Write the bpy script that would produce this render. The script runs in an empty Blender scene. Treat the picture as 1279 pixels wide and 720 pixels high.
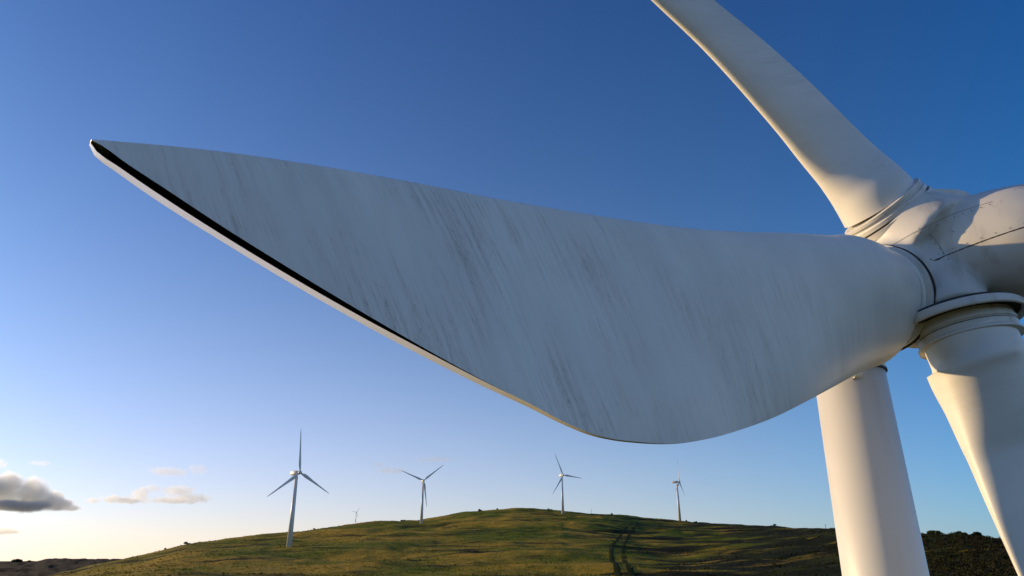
import bpy, bmesh, math, random
import numpy as np
from mathutils import Vector, Matrix
R = math.radians
random.seed(7); rng = np.random.default_rng(11)
scene = bpy.context.scene
COL = scene.collection

# ------------------------------------------------------------------ camera
F, CX, CY, PITCH, CAM_H = 877.0, 639.5, 360.0, R(21.2), 20.0
SENS = 36.0
cam_d = bpy.data.cameras.new('camera'); cam = bpy.data.objects.new('camera', cam_d); COL.objects.link(cam)
cam.location = (0, 0, CAM_H); cam.rotation_euler = (R(90) + PITCH, 0, 0)
cam_d.sensor_width = SENS; cam_d.lens = SENS * F / 1279.0
cam_d.clip_start = 0.1; cam_d.clip_end = 90000
scene.camera = cam

# ------------------------------------------------------------------ light
SUN_AZ, SUN_EL = R(-67), R(9.5)           # azimuth from +Y, clockwise positive
world = bpy.data.worlds.new('World'); scene.world = world; world.use_nodes = True
wn = world.node_tree; wn.nodes.clear()
sky = wn.nodes.new('ShaderNodeTexSky'); sky.sky_type = 'NISHITA'; sky.sun_disc = False
sky.sun_elevation = SUN_EL; sky.sun_rotation = SUN_AZ
sky.altitude = 300; sky.air_density = 1.0; sky.dust_density = 1.5; sky.ozone_density = 6.0
bg = wn.nodes.new('ShaderNodeBackground'); bg.inputs['Strength'].default_value = 0.12
wo = wn.nodes.new('ShaderNodeOutputWorld')
# the clear sky, tinted a little bluer overhead, plus low-lying haze glow that whitens towards the horizon and the sun
def wnode(t, **kw):
    n = wn.nodes.new(t)
    for k, v in kw.items(): setattr(n, k, v)
    return n
def wlink(v, sock):
    if hasattr(v, 'is_output'): wn.links.new(v, sock)
    else: sock.default_value = v
def wm(op, a, b=0.0, clamp=False):
    n = wnode('ShaderNodeMath', operation=op, use_clamp=clamp); wlink(a, n.inputs[0]); wlink(b, n.inputs[1]); return n.outputs[0]
def wv(op, a, b=None):
    n = wnode('ShaderNodeVectorMath', operation=op); wlink(a, n.inputs[0])
    if b is not None: wlink(b, n.inputs[1])
    return n
wtc = wnode('ShaderNodeTexCoord'); wdir = wtc.outputs['Generated']
wsep = wnode('ShaderNodeSeparateXYZ'); wn.links.new(wdir, wsep.inputs[0])
zel = wm('MAXIMUM', wsep.outputs[2], 0.0)
hdir = wv('NORMALIZE', wv('MULTIPLY', wdir, (1, 1, 0)).outputs[0]).outputs[0]
csun = wv('DOT_PRODUCT', hdir, (math.sin(SUN_AZ), math.cos(SUN_AZ), 0)).outputs['Value']
S_ = wm('MULTIPLY', wm('ADD', csun, 0.4), 1 / 1.4, clamp=True)
E1 = wm('POWER', math.e, wm('MULTIPLY', zel, -1 / 0.25)); E2 = wm('POWER', math.e, wm('MULTIPLY', zel, -1 / 0.15))
def wscale(col, f):
    n = wnode('ShaderNodeVectorMath', operation='SCALE'); wlink(col, n.inputs[0]); wlink(f, n.inputs['Scale']); return n.outputs[0]
q_ = 1 / (0.12 * 2 ** 0.75)
H_AWAY, H_SUN, H_LOW = (0.02, 0.275, 0.39), (0.47, 0.72, 0.22), (0.62, 0.0, 0.08)
glow = wv('ADD', wv('ADD', wscale(H_AWAY, wm('MULTIPLY', E1, wm('SUBTRACT', 1.0, S_))), wscale(H_SUN, wm('MULTIPLY', E1, S_))).outputs[0], wscale(H_LOW, wm('MULTIPLY', E2, S_))).outputs[0]
E4 = wm('POWER', math.e, wm('MULTIPLY', zel, -1 / 0.06)); E5 = wm('POWER', math.e, wm('MULTIPLY', zel, -1 / 0.10))
glow = wv('ADD', glow, wv('ADD', wscale((0.16, 0.10, 0.05), wm('MULTIPLY', E4, wm('SUBTRACT', 1.0, S_))), wscale((0.12, 0.05, 0.14), wm('MULTIPLY', E5, S_))).outputs[0]).outputs[0]
# warm glow added to the unseen sky behind the viewer, fills the shaded blade
Bk = wm('MULTIPLY', wm('SUBTRACT', wm('MULTIPLY', csun, -1.0), 0.36), 1 / 0.5, clamp=True)
E3 = wm('POWER', math.e, wm('MULTIPLY', zel, -1 / 0.35))
glow = wv('ADD', glow, wscale((0.70, 0.63, 0.44), wm('MULTIPLY', E3, Bk))).outputs[0]
skyc = wv('ADD', wv('MULTIPLY', sky.outputs[0], (0.26, 0.50, 0.80)).outputs[0], wscale(glow, q_)).outputs[0]
wn.links.new(skyc, bg.inputs[0]); wn.links.new(bg.outputs[0], wo.inputs[0])
sd = bpy.data.lights.new('sun', 'SUN'); sd.energy = 3.1; sd.angle = R(0.8); sd.color = (1.0, 0.68, 0.33)
sun = bpy.data.objects.new('sun', sd); COL.objects.link(sun)
sdir = Vector((math.sin(SUN_AZ) * math.cos(SUN_EL), math.cos(SUN_AZ) * math.cos(SUN_EL), math.sin(SUN_EL)))
sun.rotation_euler = sdir.to_track_quat('Z', 'Y').to_euler(); sun.location = (-60, 40, 60)

vs = scene.view_settings
vs.view_transform = 'Standard'; vs.look = 'None'; vs.gamma = 1.0; vs.use_curve_mapping = False
vs.exposure = 0.75
scene.cycles.volume_bounces = 4
scene.cycles.max_bounces = 8

# ------------------------------------------------------------------ helpers
CP, SP = math.cos(PITCH), math.sin(PITCH)
def c2w(c):                       # camera-frame vector (x right, y up, z forward) -> world offset
    return Vector((c[0], c[2] * CP - c[1] * SP, c[2] * SP + c[1] * CP))
def at(px, py, z):                # a spot seen at pixel px,py at camera depth z
    return c2w(((px - CX) / F * z, (CY - py) / F * z, z)) + Vector((0, 0, CAM_H))
def dirw(c): return c2w(c).normalized()
def ray_angles(px, py):           # azimuth (rad) and tangent of elevation
    v = c2w(((px - CX) / F, (CY - py) / F, 1.0))
    h = math.hypot(v.x, v.y)
    return math.atan2(v.x, v.y), v.z / h

def tag(o, label=None, cat=None, group=None, kind=None):
    if label: o['label'] = label
    if cat: o['category'] = cat
    if group: o['group'] = group
    if kind: o['kind'] = kind
    return o
def empty(name, loc, rz=0.0):
    o = bpy.data.objects.new(name, None); COL.objects.link(o)
    o.location = loc; o.rotation_euler = (0, 0, rz); o.empty_display_size = 0.5
    return o
def mesh_obj(name, me, mat, parent=None, smooth=True, inv=None):
    o = bpy.data.objects.new(name, me); COL.objects.link(o)
    if mat and not me.materials: me.materials.append(mat)
    if smooth: me.polygons.foreach_set('use_smooth', [True] * len(me.polygons))
    if parent:
        o.parent = parent
        if inv: o.matrix_parent_inverse = inv
    return o
def mk(name, verts, faces):
    me = bpy.data.meshes.new(name); me.from_pydata([tuple(v) for v in verts], [], faces); me.update()
    return me
def np_mesh(name, v, f):
    """v (n,3); f (m,k) equal-size polygons, numpy fast path"""
    me = bpy.data.meshes.new(name); k = f.shape[1]
    me.vertices.add(len(v)); me.vertices.foreach_set('co', v.astype(np.float32).ravel())
    me.loops.add(f.size); me.loops.foreach_set('vertex_index', f.astype(np.int32).ravel())
    me.polygons.add(len(f)); me.polygons.foreach_set('loop_start', np.arange(0, f.size, k, dtype=np.int32))
    me.polygons.foreach_set('loop_total', np.full(len(f), k, dtype=np.int32))
    me.update(calc_edges=True); me.validate()
    return me
def basis(ax):
    ax = ax.normalized(); ref = Vector((0, 0, 1)) if abs(ax.z) < 0.9 else Vector((0, 1, 0))
    u = ax.cross(ref).normalized(); return u, ax.cross(u).normalized()
def lathe_mesh(name, centre, axis, prof, n=96, cap=True):
    """prof: list of (offset along axis, radius)"""
    axis = axis.normalized(); u, w = basis(axis); vs_, fs = [], []
    for (h, r) in prof:
        for k in range(n):
            a = 2 * math.pi * k / n
            vs_.append(centre + axis * h + (u * math.cos(a) + w * math.sin(a)) * r)
    for i in range(len(prof) - 1):
        for k in range(n):
            k2 = (k + 1) % n
            fs.append((i * n + k, i * n + k2, (i + 1) * n + k2, (i + 1) * n + k))
    if cap:
        fs.append(tuple(range(n - 1, -1, -1))); fs.append(tuple(range((len(prof) - 1) * n, len(prof) * n)))
    me = mk(name, vs_, fs)
    bm = bmesh.new(); bm.from_mesh(me); bmesh.ops.recalc_face_normals(bm, faces=bm.faces); bm.to_mesh(me); bm.free()
    return me
def sharpen(me, ang=35):
    me.polygons.foreach_set('use_smooth', [True] * len(me.polygons))
    me.set_sharp_from_angle(angle=R(ang))
def interp(s, S, A):              # smooth monotone-ish (Catmull/Hermite) interpolation of columns
    S = np.asarray(S, float); A = np.asarray(A, float)
    if A.ndim == 1: A = A[:, None]
    m = np.gradient(A, S, axis=0)
    i = np.clip(np.searchsorted(S, s) - 1, 0, len(S) - 2)
    h = (S[i + 1] - S[i])[:, None]; t = ((s - S[i])[:, None]) / h
    h00 = 2*t**3 - 3*t**2 + 1; h10 = t**3 - 2*t**2 + t; h01 = -2*t**3 + 3*t**2; h11 = t**3 - t**2
    return h00 * A[i] + h10 * h * m[i] + h01 * A[i + 1] + h11 * h * m[i + 1]

# value noise -------------------------------------------------------
def vnoise(x, y, seed=0):
    xi = np.floor(x).astype(np.int64); yi = np.floor(y).astype(np.int64)
    fx = x - xi; fy = y - yi; fx = fx*fx*fx*(fx*(fx*6-15)+10); fy = fy*fy*fy*(fy*(fy*6-15)+10)
    def h(a, b):
        n = (a * 374761393 + b * 668265263 + seed * 1442695041) & 0x7fffffff
        n = ((n ^ (n >> 13)) * 1274126177) & 0x7fffffff
        return ((n ^ (n >> 16)) & 0xffff) / 32767.5 - 1.0
    return (h(xi, yi)*(1-fx) + h(xi+1, yi)*fx)*(1-fy) + (h(xi, yi+1)*(1-fx) + h(xi+1, yi+1)*fx)*fy
def fbm(x, y, seed=0, octs=3):
    r = 0; a = 1.0
    for k in range(octs):
        r = r + a * vnoise(x * 2**k + 17.3*k, y * 2**k - 9.1*k, seed + k); a *= 0.5
    return r

# ------------------------------------------------------------------ materials
def newmat(name):
    m = bpy.data.materials.new(name); m.use_nodes = True
    nt = m.node_tree; b = nt.nodes['Principled BSDF']
    return m, nt, b
def N(nt, t, **kw):
    n = nt.nodes.new(t)
    for k, v in kw.items(): setattr(n, k, v)
    return n
def mixc(nt, fac, a, b, blend='MIX'):
    n = N(nt, 'ShaderNodeMix', data_type='RGBA', blend_type=blend)
    for sock, val in ((n.inputs[0], fac), (n.inputs[6], a), (n.inputs[7], b)):
        if hasattr(val, 'is_output'): nt.links.new(val, sock)
        elif isinstance(val, (int, float)): sock.default_value = val
        else: sock.default_value = (*val, 1)
    return n.outputs[2]
def mth(nt, op, a, b=None, c=None, clamp=False):
    n = N(nt, 'ShaderNodeMath', operation=op, use_clamp=clamp)
    for i, v in enumerate((a, b, c)):
        if v is None: continue
        if hasattr(v, 'is_output'): nt.links.new(v, n.inputs[i])
        else: n.inputs[i].default_value = v
    return n.outputs[0]
def ramp(nt, fac, stops):
    n = N(nt, 'ShaderNodeValToRGB'); nt.links.new(fac, n.inputs[0]); e = n.color_ramp.elements
    while len(e) > 1: e.remove(e[-1])
    e[0].position = stops[0][0]; e[0].color = (*stops[0][1], 1)
    for p, c in stops[1:]:
        x = e.new(p); x.color = (*c, 1)
    return n.outputs[0]
def noise(nt, vec, scale, detail=4, rough=0.55, dist=0.0):
    n = N(nt, 'ShaderNodeTexNoise'); nt.links.new(vec, n.inputs['Vector'])
    n.inputs['Scale'].default_value = scale; n.inputs['Detail'].default_value = detail
    n.inputs['Roughness'].default_value = rough; n.inputs['Distortion'].default_value = dist
    return n.outputs[0]
def mapping(nt, vec, scale=(1, 1, 1), rot=(0, 0, 0), loc=(0, 0, 0)):
    n = N(nt, 'ShaderNodeMapping'); nt.links.new(vec, n.inputs[0])
    n.inputs['Scale'].default_value = scale; n.inputs['Rotation'].default_value = rot; n.inputs['Location'].default_value = loc
    return n.outputs[0]
def bumpn(nt, b, h, strength=0.1, dist=0.01):
    n = N(nt, 'ShaderNodeBump'); n.inputs['Strength'].default_value = strength; n.inputs['Distance'].default_value = dist
    nt.links.new(h, n.inputs['Height']); nt.links.new(n.outputs[0], b.inputs['Normal'])

def blade_material():
    m, nt, b = newmat('blade_paint')
    uv = N(nt, 'ShaderNodeUVMap'); uv.uv_map = 'UVMap'; v = uv.outputs[0]
    tc = N(nt, 'ShaderNodeTexCoord'); ob = tc.outputs['Object']
    sep = N(nt, 'ShaderNodeSeparateXYZ'); nt.links.new(v, sep.inputs[0])
    wob = noise(nt, mapping(nt, v, (1.2, 1.2, 1)), 1.0, 3)
    n = N(nt, 'ShaderNodeVectorMath', operation='ADD'); nt.links.new(v, n.inputs[0])
    cx = N(nt, 'ShaderNodeCombineXYZ'); nt.links.new(mth(nt, 'MULTIPLY', wob, 0.12), cx.inputs[0]); nt.links.new(cx.outputs[0], n.inputs[1])
    vv = n.outputs[0]
    fine = noise(nt, mapping(nt, vv, (30, 1.5, 1)), 1.0, 6, 0.68)
    mid = noise(nt, mapping(nt, vv, (9.0, 0.75, 1), loc=(3, 1, 0)), 1.0, 6, 0.65)
    patch = noise(nt, mapping(nt, vv, (0.8, 0.9, 1), loc=(7.7, 2.2, 0)), 1.0, 3, 0.5)
    speck = noise(nt, mapping(nt, vv, (42, 12, 1)), 1.0, 4, 0.75)
    # outboard half of the blade weathers most: u is metres from the root
    outb = N(nt, 'ShaderNodeMapRange'); nt.links.new(sep.outputs[0], outb.inputs[0])
    outb.inputs[1].default_value = 1.5; outb.inputs[2].default_value = 8.0; outb.inputs[3].default_value = 0.25; outb.inputs[4].default_value = 1.0
    fs = ramp(nt, fine, [(0.50, (0, 0, 0)), (0.74, (1, 1, 1))])
    ms = ramp(nt, mid, [(0.46, (0, 0, 0)), (0.72, (1, 1, 1))])
    ps = ramp(nt, patch, [(0.42, (0, 0, 0)), (0.68, (1, 1, 1))])
    ss = ramp(nt, speck, [(0.54, (0, 0, 0)), (0.64, (1, 1, 1))])
    base = mixc(nt, ramp(nt, noise(nt, mapping(nt, vv, (1.1, .5, 1), loc=(1, 5, 0)), 1.0, 4), [(0.3, (0, 0, 0)), (0.7, (1, 1, 1))]),
                (0.68, 0.675, 0.625), (0.79, 0.78, 0.725))
    f1 = mth(nt, 'MULTIPLY', mth(nt, 'MULTIPLY', mth(nt, 'MULTIPLY', fs, 0.5), outb.outputs[0]), mth(nt, 'ADD', mth(nt, 'MULTIPLY', ps, 0.8), 0.2))
    c1 = mixc(nt, f1, base, (0.30, 0.23, 0.15))
    f2 = mth(nt, 'MULTIPLY', mth(nt, 'MULTIPLY', mth(nt, 'MULTIPLY', ms, 0.5), outb.outputs[0]), mth(nt, 'ADD', mth(nt, 'MULTIPLY', ps, 0.85), 0.15))
    c2 = mixc(nt, f2, c1, (0.27, 0.20, 0.13))
    f3 = mth(nt, 'MULTIPLY', mth(nt, 'MULTIPLY', mth(nt, 'MULTIPLY', ss, mth(nt, 'ADD', mth(nt, 'MULTIPLY', ms, 0.9), 0.1)), ps), mth(nt, 'MULTIPLY', outb.outputs[0], 1.0))
    c3 = mixc(nt, f3, c2, (0.09, 0.06, 0.035))
    nt.links.new(c3, b.inputs['Base Color'])
    nt.links.new(mth(nt, 'ADD', mth(nt, 'MULTIPLY', f2, 0.3), 0.42), b.inputs['Roughness'])
    bumpn(nt, b, noise(nt, ob, 1.2, 3), 0.04, 0.03)
    return m
def paint_material(name, base, dirt, amount, seams=None, rough=0.4, scale=1.0):
    m, nt, b = newmat(name)
    tc = N(nt, 'ShaderNodeTexCoord'); ob = tc.outputs['Object']
    a = noise(nt, mapping(nt, ob, (1, 1, 0.25), loc=(3, 8, 1)), 3.0 * scale, 6, 0.62)
    g = noise(nt, ob, 0.7 * scale, 3)
    s = noise(nt, ob, 26 * scale, 4, 0.7)
    col = mixc(nt, g, tuple(c * 0.9 for c in base), base)
    col = mixc(nt, mth(nt, 'MULTIPLY', ramp(nt, a, [(0.52, (0, 0, 0)), (0.78, (1, 1, 1))]), amount), col, dirt)
    col = mixc(nt, mth(nt, 'MULTIPLY', mth(nt, 'MULTIPLY', ramp(nt, s, [(0.64, (0, 0, 0)), (0.72, (1, 1, 1))]), ramp(nt, g, [(0.5, (0, 0, 0)), (0.6, (1, 1, 1))])), amount), col, tuple(c * 0.4 for c in dirt))
    nt.links.new(col, b.inputs['Base Color']); b.inputs['Roughness'].default_value = rough
    bumpn(nt, b, noise(nt, ob, 2.0, 3), 0.08, 0.02)
    return m
M_BLADE = blade_material()
M_HUB = paint_material('hub_paint', (0.70, 0.69, 0.635), (0.30, 0.25, 0.19), 0.75)
M_TOWER = paint_material('tower_paint', (0.72, 0.71, 0.645), (0.45, 0.40, 0.31), 0.34, scale=0.6)
M_FAR = paint_material('far_turbine_paint', (0.66, 0.65, 0.62), (0.5, 0.46, 0.4), 0.2, scale=0.3)
def flat_mat(name, c, rough=0.7, metal=0.0):
    m, nt, b = newmat(name)
    tc = N(nt, 'ShaderNodeTexCoord'); g = noise(nt, tc.outputs['Object'], 9, 5, 0.65)
    nt.links.new(mixc(nt, g, tuple(x * 0.55 for x in c), tuple(min(1, x * 1.4) for x in c)), b.inputs['Base Color'])
    b.inputs['Roughness'].default_value = rough; b.inputs['Metallic'].default_value = metal
    return m
M_DARK = flat_mat('recess_shade_and_grime', (0.018, 0.013, 0.009), 0.75)  # shade of the recesses put into the colour; also the hub's grime flecks
M_SEAL_SHADE = flat_mat('seal_and_gap_shade', (0.03, 0.027, 0.024), 0.7)  # real seals and seams, plus the painted gap shade over the flange
M_BOLT = flat_mat('weathered_bolt', (0.10, 0.08, 0.06), 0.55, 0.5)
M_LIP = paint_material('lip_paint', (0.84, 0.82, 0.78), (0.5, 0.44, 0.36), 0.2, rough=0.28)

# ------------------------------------------------------------------ terrain
CREST = np.array([  # photo pixels of the main hill's skyline with distance to it
    (-60, 742, 420), (0, 733, 440), (75, 719, 460), (120, 709, 480), (180, 696, 520), (230, 683, 560), (330, 668, 640), (400, 660.5, 690),
    (444, 655, 720), (490, 651.5, 740), (526, 649.5, 770), (548, 646, 800), (590, 639.5, 820), (640, 637, 830), (700, 638, 830),
    (760, 642.5, 830), (800, 648, 840), (850, 651.5, 840), (900, 654, 800), (960, 656, 730), (1040, 658.5, 600), (1100, 663, 470),
    (1155, 668.5, 380), (1200, 671, 340), (1250, 674, 320), (1279, 676, 310), (1340, 682, 300)])
_th = np.array([ray_angles(p[0], p[1])[0] for p in CREST]); _te = np.array([ray_angles(p[0], p[1])[1] for p in CREST])
FARR = np.array([(-60, 702), (0, 704), (45, 702.5), (62, 699.5), (95, 698.8), (130, 700), (165, 701), (240, 694), (330, 678), (444, 659), (520, 651.5), (600, 655), (1340, 690)])
_fth = np.array([ray_angles(*p)[0] for p in FARR]); _fte = np.array([ray_angles(*p)[1] for p in FARR])
def azimuth_data(th):
    ec = np.interp(th, _th, _te); Rc = np.interp(th, _th, CREST[:, 2])
    k = np.clip((np.abs(th) - R(38)) / R(30), 0, 1); k = k*k*(3-2*k)
    ec = ec * (1 - k) + 0.0 * k; Rc = Rc * (1 - k) + 450 * k
    ef = np.interp(th, _fth, _fte); ef = ef * (1 - k) + (-0.002) * k
    return ec, Rc, ef
def height(x, y):
    x = np.asarray(x, float); y = np.asarray(y, float)
    r = np.hypot(x, y) + 1e-6; th = np.arctan2(x, y)
    ec, Rc, ef = azimuth_data(th)
    e0 = np.minimum(-0.036, ec - 0.03); r0 = 130.0
    t = np.clip((r - r0) / (Rc - r0), 0, 1)
    S = 1 - (1 - t)**1.75; S = 0.75 * S + 0.25 * t
    z_hill = CAM_H + r * (e0 + (ec - e0) * S)
    z0 = CAM_H + r0 * e0
    tn = np.clip((r - 25) / (r0 - 25), 0, 1); z_near = z0 * (tn*tn*(3-2*tn))
    z = np.where(r < r0, z_near, z_hill)
    # beyond the crest: roll over, valley, far ridge, plain
    zc = CAM_H + Rc * ec
    Rf = 2400.0; zf = CAM_H + Rf * ef
    d = (r - Rc)
    roll = zc - 0.00035 * d**2
    zv = np.minimum(zc, zf) - 38 - 0.02 * zc
    valley = np.maximum(roll, zv) 
    tf = np.clip((r - (Rc + 500)) / (Rf - Rc - 500), 0, 1); tf = tf*tf*(3-2*tf)
    far = zv + (zf - zv) * tf
    beyond = np.where(r < Rc + 500, valley, np.maximum(far, np.minimum(roll, zv)))
    tb = np.clip((r - Rf) / 3000, 0, 1); beyond = np.where(r > Rf, zf + (-30 - zf) * (tb*tb*(3-2*tb)), beyond)
    z = np.where(r > Rc, beyond, z)
    # small relief
    fade = np.clip((r - 40) / 120, 0, 1) * np.clip(1.4 - r / 9000, 0, 1)
    amp = np.where(r > 1300, 2.6, 1.0)
    rel = 1.5 * fbm(x / 70, y / 70, 3, 2) + 0.75 * fbm(x / 19, y / 19, 9, 2) + 0.16 * vnoise(x / 5, y / 5, 21) + 1.1 * fbm((0.35 * x + 0.94 * y) / 26, (0.94 * x - 0.35 * y) / 170, 51, 2)
    return z + fade * amp * rel * 0.85
def hz(x, y): return float(height(np.array([x]), np.array([y]))[0])

th_in = np.radians(np.arange(-40, 40.001, 0.11)); th_out = np.radians(np.concatenate([np.arange(-180, -40, 2.0), np.arange(42, 180, 2.0)]))
ths = np.sort(np.concatenate([th_in, th_out])); 
rs = np.concatenate([np.linspace(2, 110, 26)[:-1], np.linspace(110, 900, 330)[:-1], np.geomspace(900, 5500, 90)[:-1], np.geomspace(5500, 60000, 24)])
TT, RR = np.meshgrid(ths, rs, indexing='ij')
X, Y = RR * np.sin(TT), RR * np.cos(TT); Z = height(X, Y)
nT, nR = TT.shape
V = np.stack([X.ravel(), Y.ravel(), Z.ravel()], 1)
ii, jj = np.meshgrid(np.arange(nT), np.arange(nR - 1), indexing='ij'); i2 = (ii + 1) % nT
Fq = np.stack([ii*nR + jj, ii*nR + jj + 1, i2*nR + jj + 1, i2*nR + jj], -1).reshape(-1, 4)
V = np.vstack([V, [[0, 0, float(Z[:, 0].mean())]]]); cidx = len(V) - 1
# centre fan as degenerate-free quads: pairs of spokes
fan = []
for a in range(0, nT - 1, 2): fan.append((cidx, a*nR, (a+1)*nR, ((a+2) % nT)*nR))
if nT % 2: fan.append((cidx, (nT-1)*nR, 0, nR)) if False else None
fan = [f for f in fan if f]
me = np_mesh('hillside', V, np.vstack([Fq, np.array(fan)]))
def ground_colour(nt, far=True):
    g = N(nt, 'ShaderNodeNewGeometry'); p = g.outputs['Position']
    big = noise(nt, mapping(nt, p, (1, 1, 0)), 0.011, 5, 0.6, 0.6)
    midn = noise(nt, mapping(nt, p, (0.45, 1.5, 0), rot=(0, 0, R(-14)), loc=(40, 9, 0)), 0.035, 6, 0.65, 0.4)
    fine = noise(nt, mapping(nt, p, (1, 1, 0)), 0.55, 6, 0.7)
    green = mixc(nt, fine, (0.046, 0.072, 0.002), (0.20, 0.225, 0.008))
    dry = mixc(nt, fine, (0.22, 0.150, 0.012), (0.52, 0.345, 0.040))
    heath_and_shade = mixc(nt, fine, (0.004, 0.006, 0.001), (0.022, 0.027, 0.004))
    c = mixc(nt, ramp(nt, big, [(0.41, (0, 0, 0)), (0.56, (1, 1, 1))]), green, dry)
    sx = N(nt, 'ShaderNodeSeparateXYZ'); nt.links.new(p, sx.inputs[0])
    east_shade = N(nt, 'ShaderNodeMapRange'); nt.links.new(mth(nt, 'DIVIDE', sx.outputs[0], mth(nt, 'MAXIMUM', sx.outputs[1], 1.0)), east_shade.inputs[0])
    east_shade.inputs[1].default_value = 0.08; east_shade.inputs[2].default_value = 0.33; east_shade.inputs[3].default_value = 0.0; east_shade.inputs[4].default_value = 0.17  # right flank's shade put into the colour as extra dark heath
    c = mixc(nt, ramp(nt, mth(nt, 'ADD', midn, east_shade.outputs[0]), [(0.52, (0, 0, 0)), (0.62, (1, 1, 1))]), c, heath_and_shade)
    c = mixc(nt, mth(nt, 'MULTIPLY', ramp(nt, noise(nt, mapping(nt, p, (1, 1, 0), loc=(4, 90, 0)), 0.02, 4), [(0.48, (0, 0, 0)), (0.6, (1, 1, 1))]), mth(nt, 'SUBTRACT', 0.5, mth(nt, 'MULTIPLY', east_shade.outputs[0], 1.9), clamp=True)), c, green)
    if far:   # the far moor is dark heather
        ln = N(nt, 'ShaderNodeVectorMath', operation='LENGTH'); nt.links.new(p, ln.inputs[0])
        fr = N(nt, 'ShaderNodeMapRange'); nt.links.new(ln.outputs['Value'], fr.inputs[0])
        fr.inputs[1].default_value = 1000; fr.inputs[2].default_value = 1300
        c = mixc(nt, fr.outputs[0], c, mixc(nt, midn, (0.003, 0.0035, 0.003), (0.010, 0.010, 0.007)))
    return c, fine
def ground_material():
    m, nt, b = newmat('grassland'); c, fine = ground_colour(nt)
    nt.links.new(c, b.inputs['Base Color']); b.inputs['Roughness'].default_value = 0.95
    b.inputs['Specular IOR Level'].default_value = 0.1
    bumpn(nt, b, fine, 0.9, 1.8)
    return m
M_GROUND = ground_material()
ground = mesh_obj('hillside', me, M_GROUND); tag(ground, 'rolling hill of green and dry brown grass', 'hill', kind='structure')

# two-rut track up the hill
def px_ground(px, py):
    """first point where the sight line through a photo pixel meets the hill"""
    th, e = ray_angles(px, py); rr = np.arange(60, 1300, 0.5)
    zz = height(rr * math.sin(th), rr * math.cos(th)); hit = np.where(zz >= CAM_H + rr * e)[0]
    r_ = rr[hit[0]] if len(hit) else 800.0
    return np.array([r_ * math.sin(th), r_ * math.cos(th)])
def track(name, line, width):
    P = np.array(line); seg = np.concatenate([[0], np.cumsum(np.hypot(*np.diff(P, axis=0).T))])
    s = np.arange(0, seg[-1], 1.5); Q = interp(s, seg, P)
    T = np.gradient(Q, axis=0); T /= np.linalg.norm(T, axis=1)[:, None]; Nn = np.stack([-T[:, 1], T[:, 0]], 1)
    v = []; cols = 5
    wv = width * (1 + 0.25 * vnoise(s / 9, s * 0, 5))
    for k in range(cols):
        o = Q + Nn * (wv * (k / (cols - 1) - .5))[:, None]
        v.append(np.column_stack([o, height(o[:, 0], o[:, 1]) + 0.10 - 0.05 * (k in (0, cols - 1))]))
    v = np.array(v); n = len(s); vv = v.reshape(-1, 3)
    f = np.array([(k*n + i, k*n + i + 1, (k+1)*n + i + 1, (k+1)*n + i) for k in range(cols - 1) for i in range(n - 1)])
    return np_mesh(name, vv, f)
def track_material():
    m, nt, b = newmat('track_soil'); g = N(nt, 'ShaderNodeNewGeometry')
    f = noise(nt, g.outputs['Position'], 0.5, 5, 0.7)
    nt.links.new(mixc(nt, f, (0.018, 0.023, 0.004), (0.055, 0.056, 0.010)), b.inputs['Base Color']); b.inputs['Roughness'].default_value = 1.0
    b.inputs['Specular IOR Level'].default_value = 0.05
    return m
M_TRACK = track_material()
lr = [(777, 723), (770, 709), (763.5, 693), (765, 684), (772, 672), (781, 661), (789, 655)]
rr_ = [(795, 723), (786, 708), (778.5, 693), (779, 684), (784, 673), (790, 662), (797, 655)]
for line in (lr, rr_):
    o = mesh_obj('track', track('track', [px_ground(*p) for p in line], 2.0), M_TRACK)
    tag(o, 'dark wheel rut of a farm track curving up the grassy hill', 'track', kind='structure')

# ------------------------------------------------------------------ rough grass tussocks (uncountable)
def leaf_cloud(centres, sizes, n_leaf, leaf, squash=0.8, seed=1, up=0.3):
    """many small leaf triangles in lumpy half balls: (verts, tris)"""
    g = np.random.default_rng(seed); n = len(centres)
    d = g.normal(size=(n, n_leaf, 3)); d /= np.linalg.norm(d, axis=2, keepdims=True); d[..., 2] = np.abs(d[..., 2]) * squash
    rad = sizes[:, None, None] * (0.45 + 0.6 * g.random((n, n_leaf, 1))) 
    c = centres[:, None, :] + d * rad
    t1 = g.normal(size=c.shape); t1 /= np.linalg.norm(t1, axis=2, keepdims=True)
    t2 = np.cross(t1, d + 0.3 * g.normal(size=c.shape)); t2 /= np.linalg.norm(t2, axis=2, keepdims=True) + 1e-9
    L = leaf * (0.6 + 0.8 * g.random((n, n_leaf, 1))) * (sizes[:, None, None] ** 0.5)
    v = np.stack([c - t1 * L, c + t1 * L * 0.7 + t2 * L * 0.5, c + t2 * L * 1.3 + np.array([0, 0, up]) * L], 2).reshape(-1, 3)
    return v, np.arange(len(v)).reshape(-1, 3)
def veg_material(name, lo, hi, scale=0.4, dry=None):
    m, nt, b = newmat(name); g = N(nt, 'ShaderNodeNewGeometry')
    f = noise(nt, g.outputs['Position'], scale, 4, 0.7)
    c = mixc(nt, ramp(nt, f, [(0.3, (0, 0, 0)), (0.7, (1, 1, 1))]), lo, hi)
    if dry:
        c = mixc(nt, ramp(nt, noise(nt, mapping(nt, g.outputs['Position'], (1, 1, 0)), 0.011, 5, 0.6, 0.6), [(0.42, (0, 0, 0)), (0.58, (1, 1, 1))]), c, dry)
    nt.links.new(c, b.inputs['Base Color']); b.inputs['Roughness'].default_value = 0.85; b.inputs['Specular IOR Level'].default_value = 0.15
    return m
def tussock_material():
    m, nt, b = newmat('tussock_grass'); c, fine = ground_colour(nt, False)
    nt.links.new(c, b.inputs['Base Color']); b.inputs['Roughness'].default_value = 0.9; b.inputs['Specular IOR Level'].default_value = 0.1
    return m
M_TUSS = tussock_material()
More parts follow.
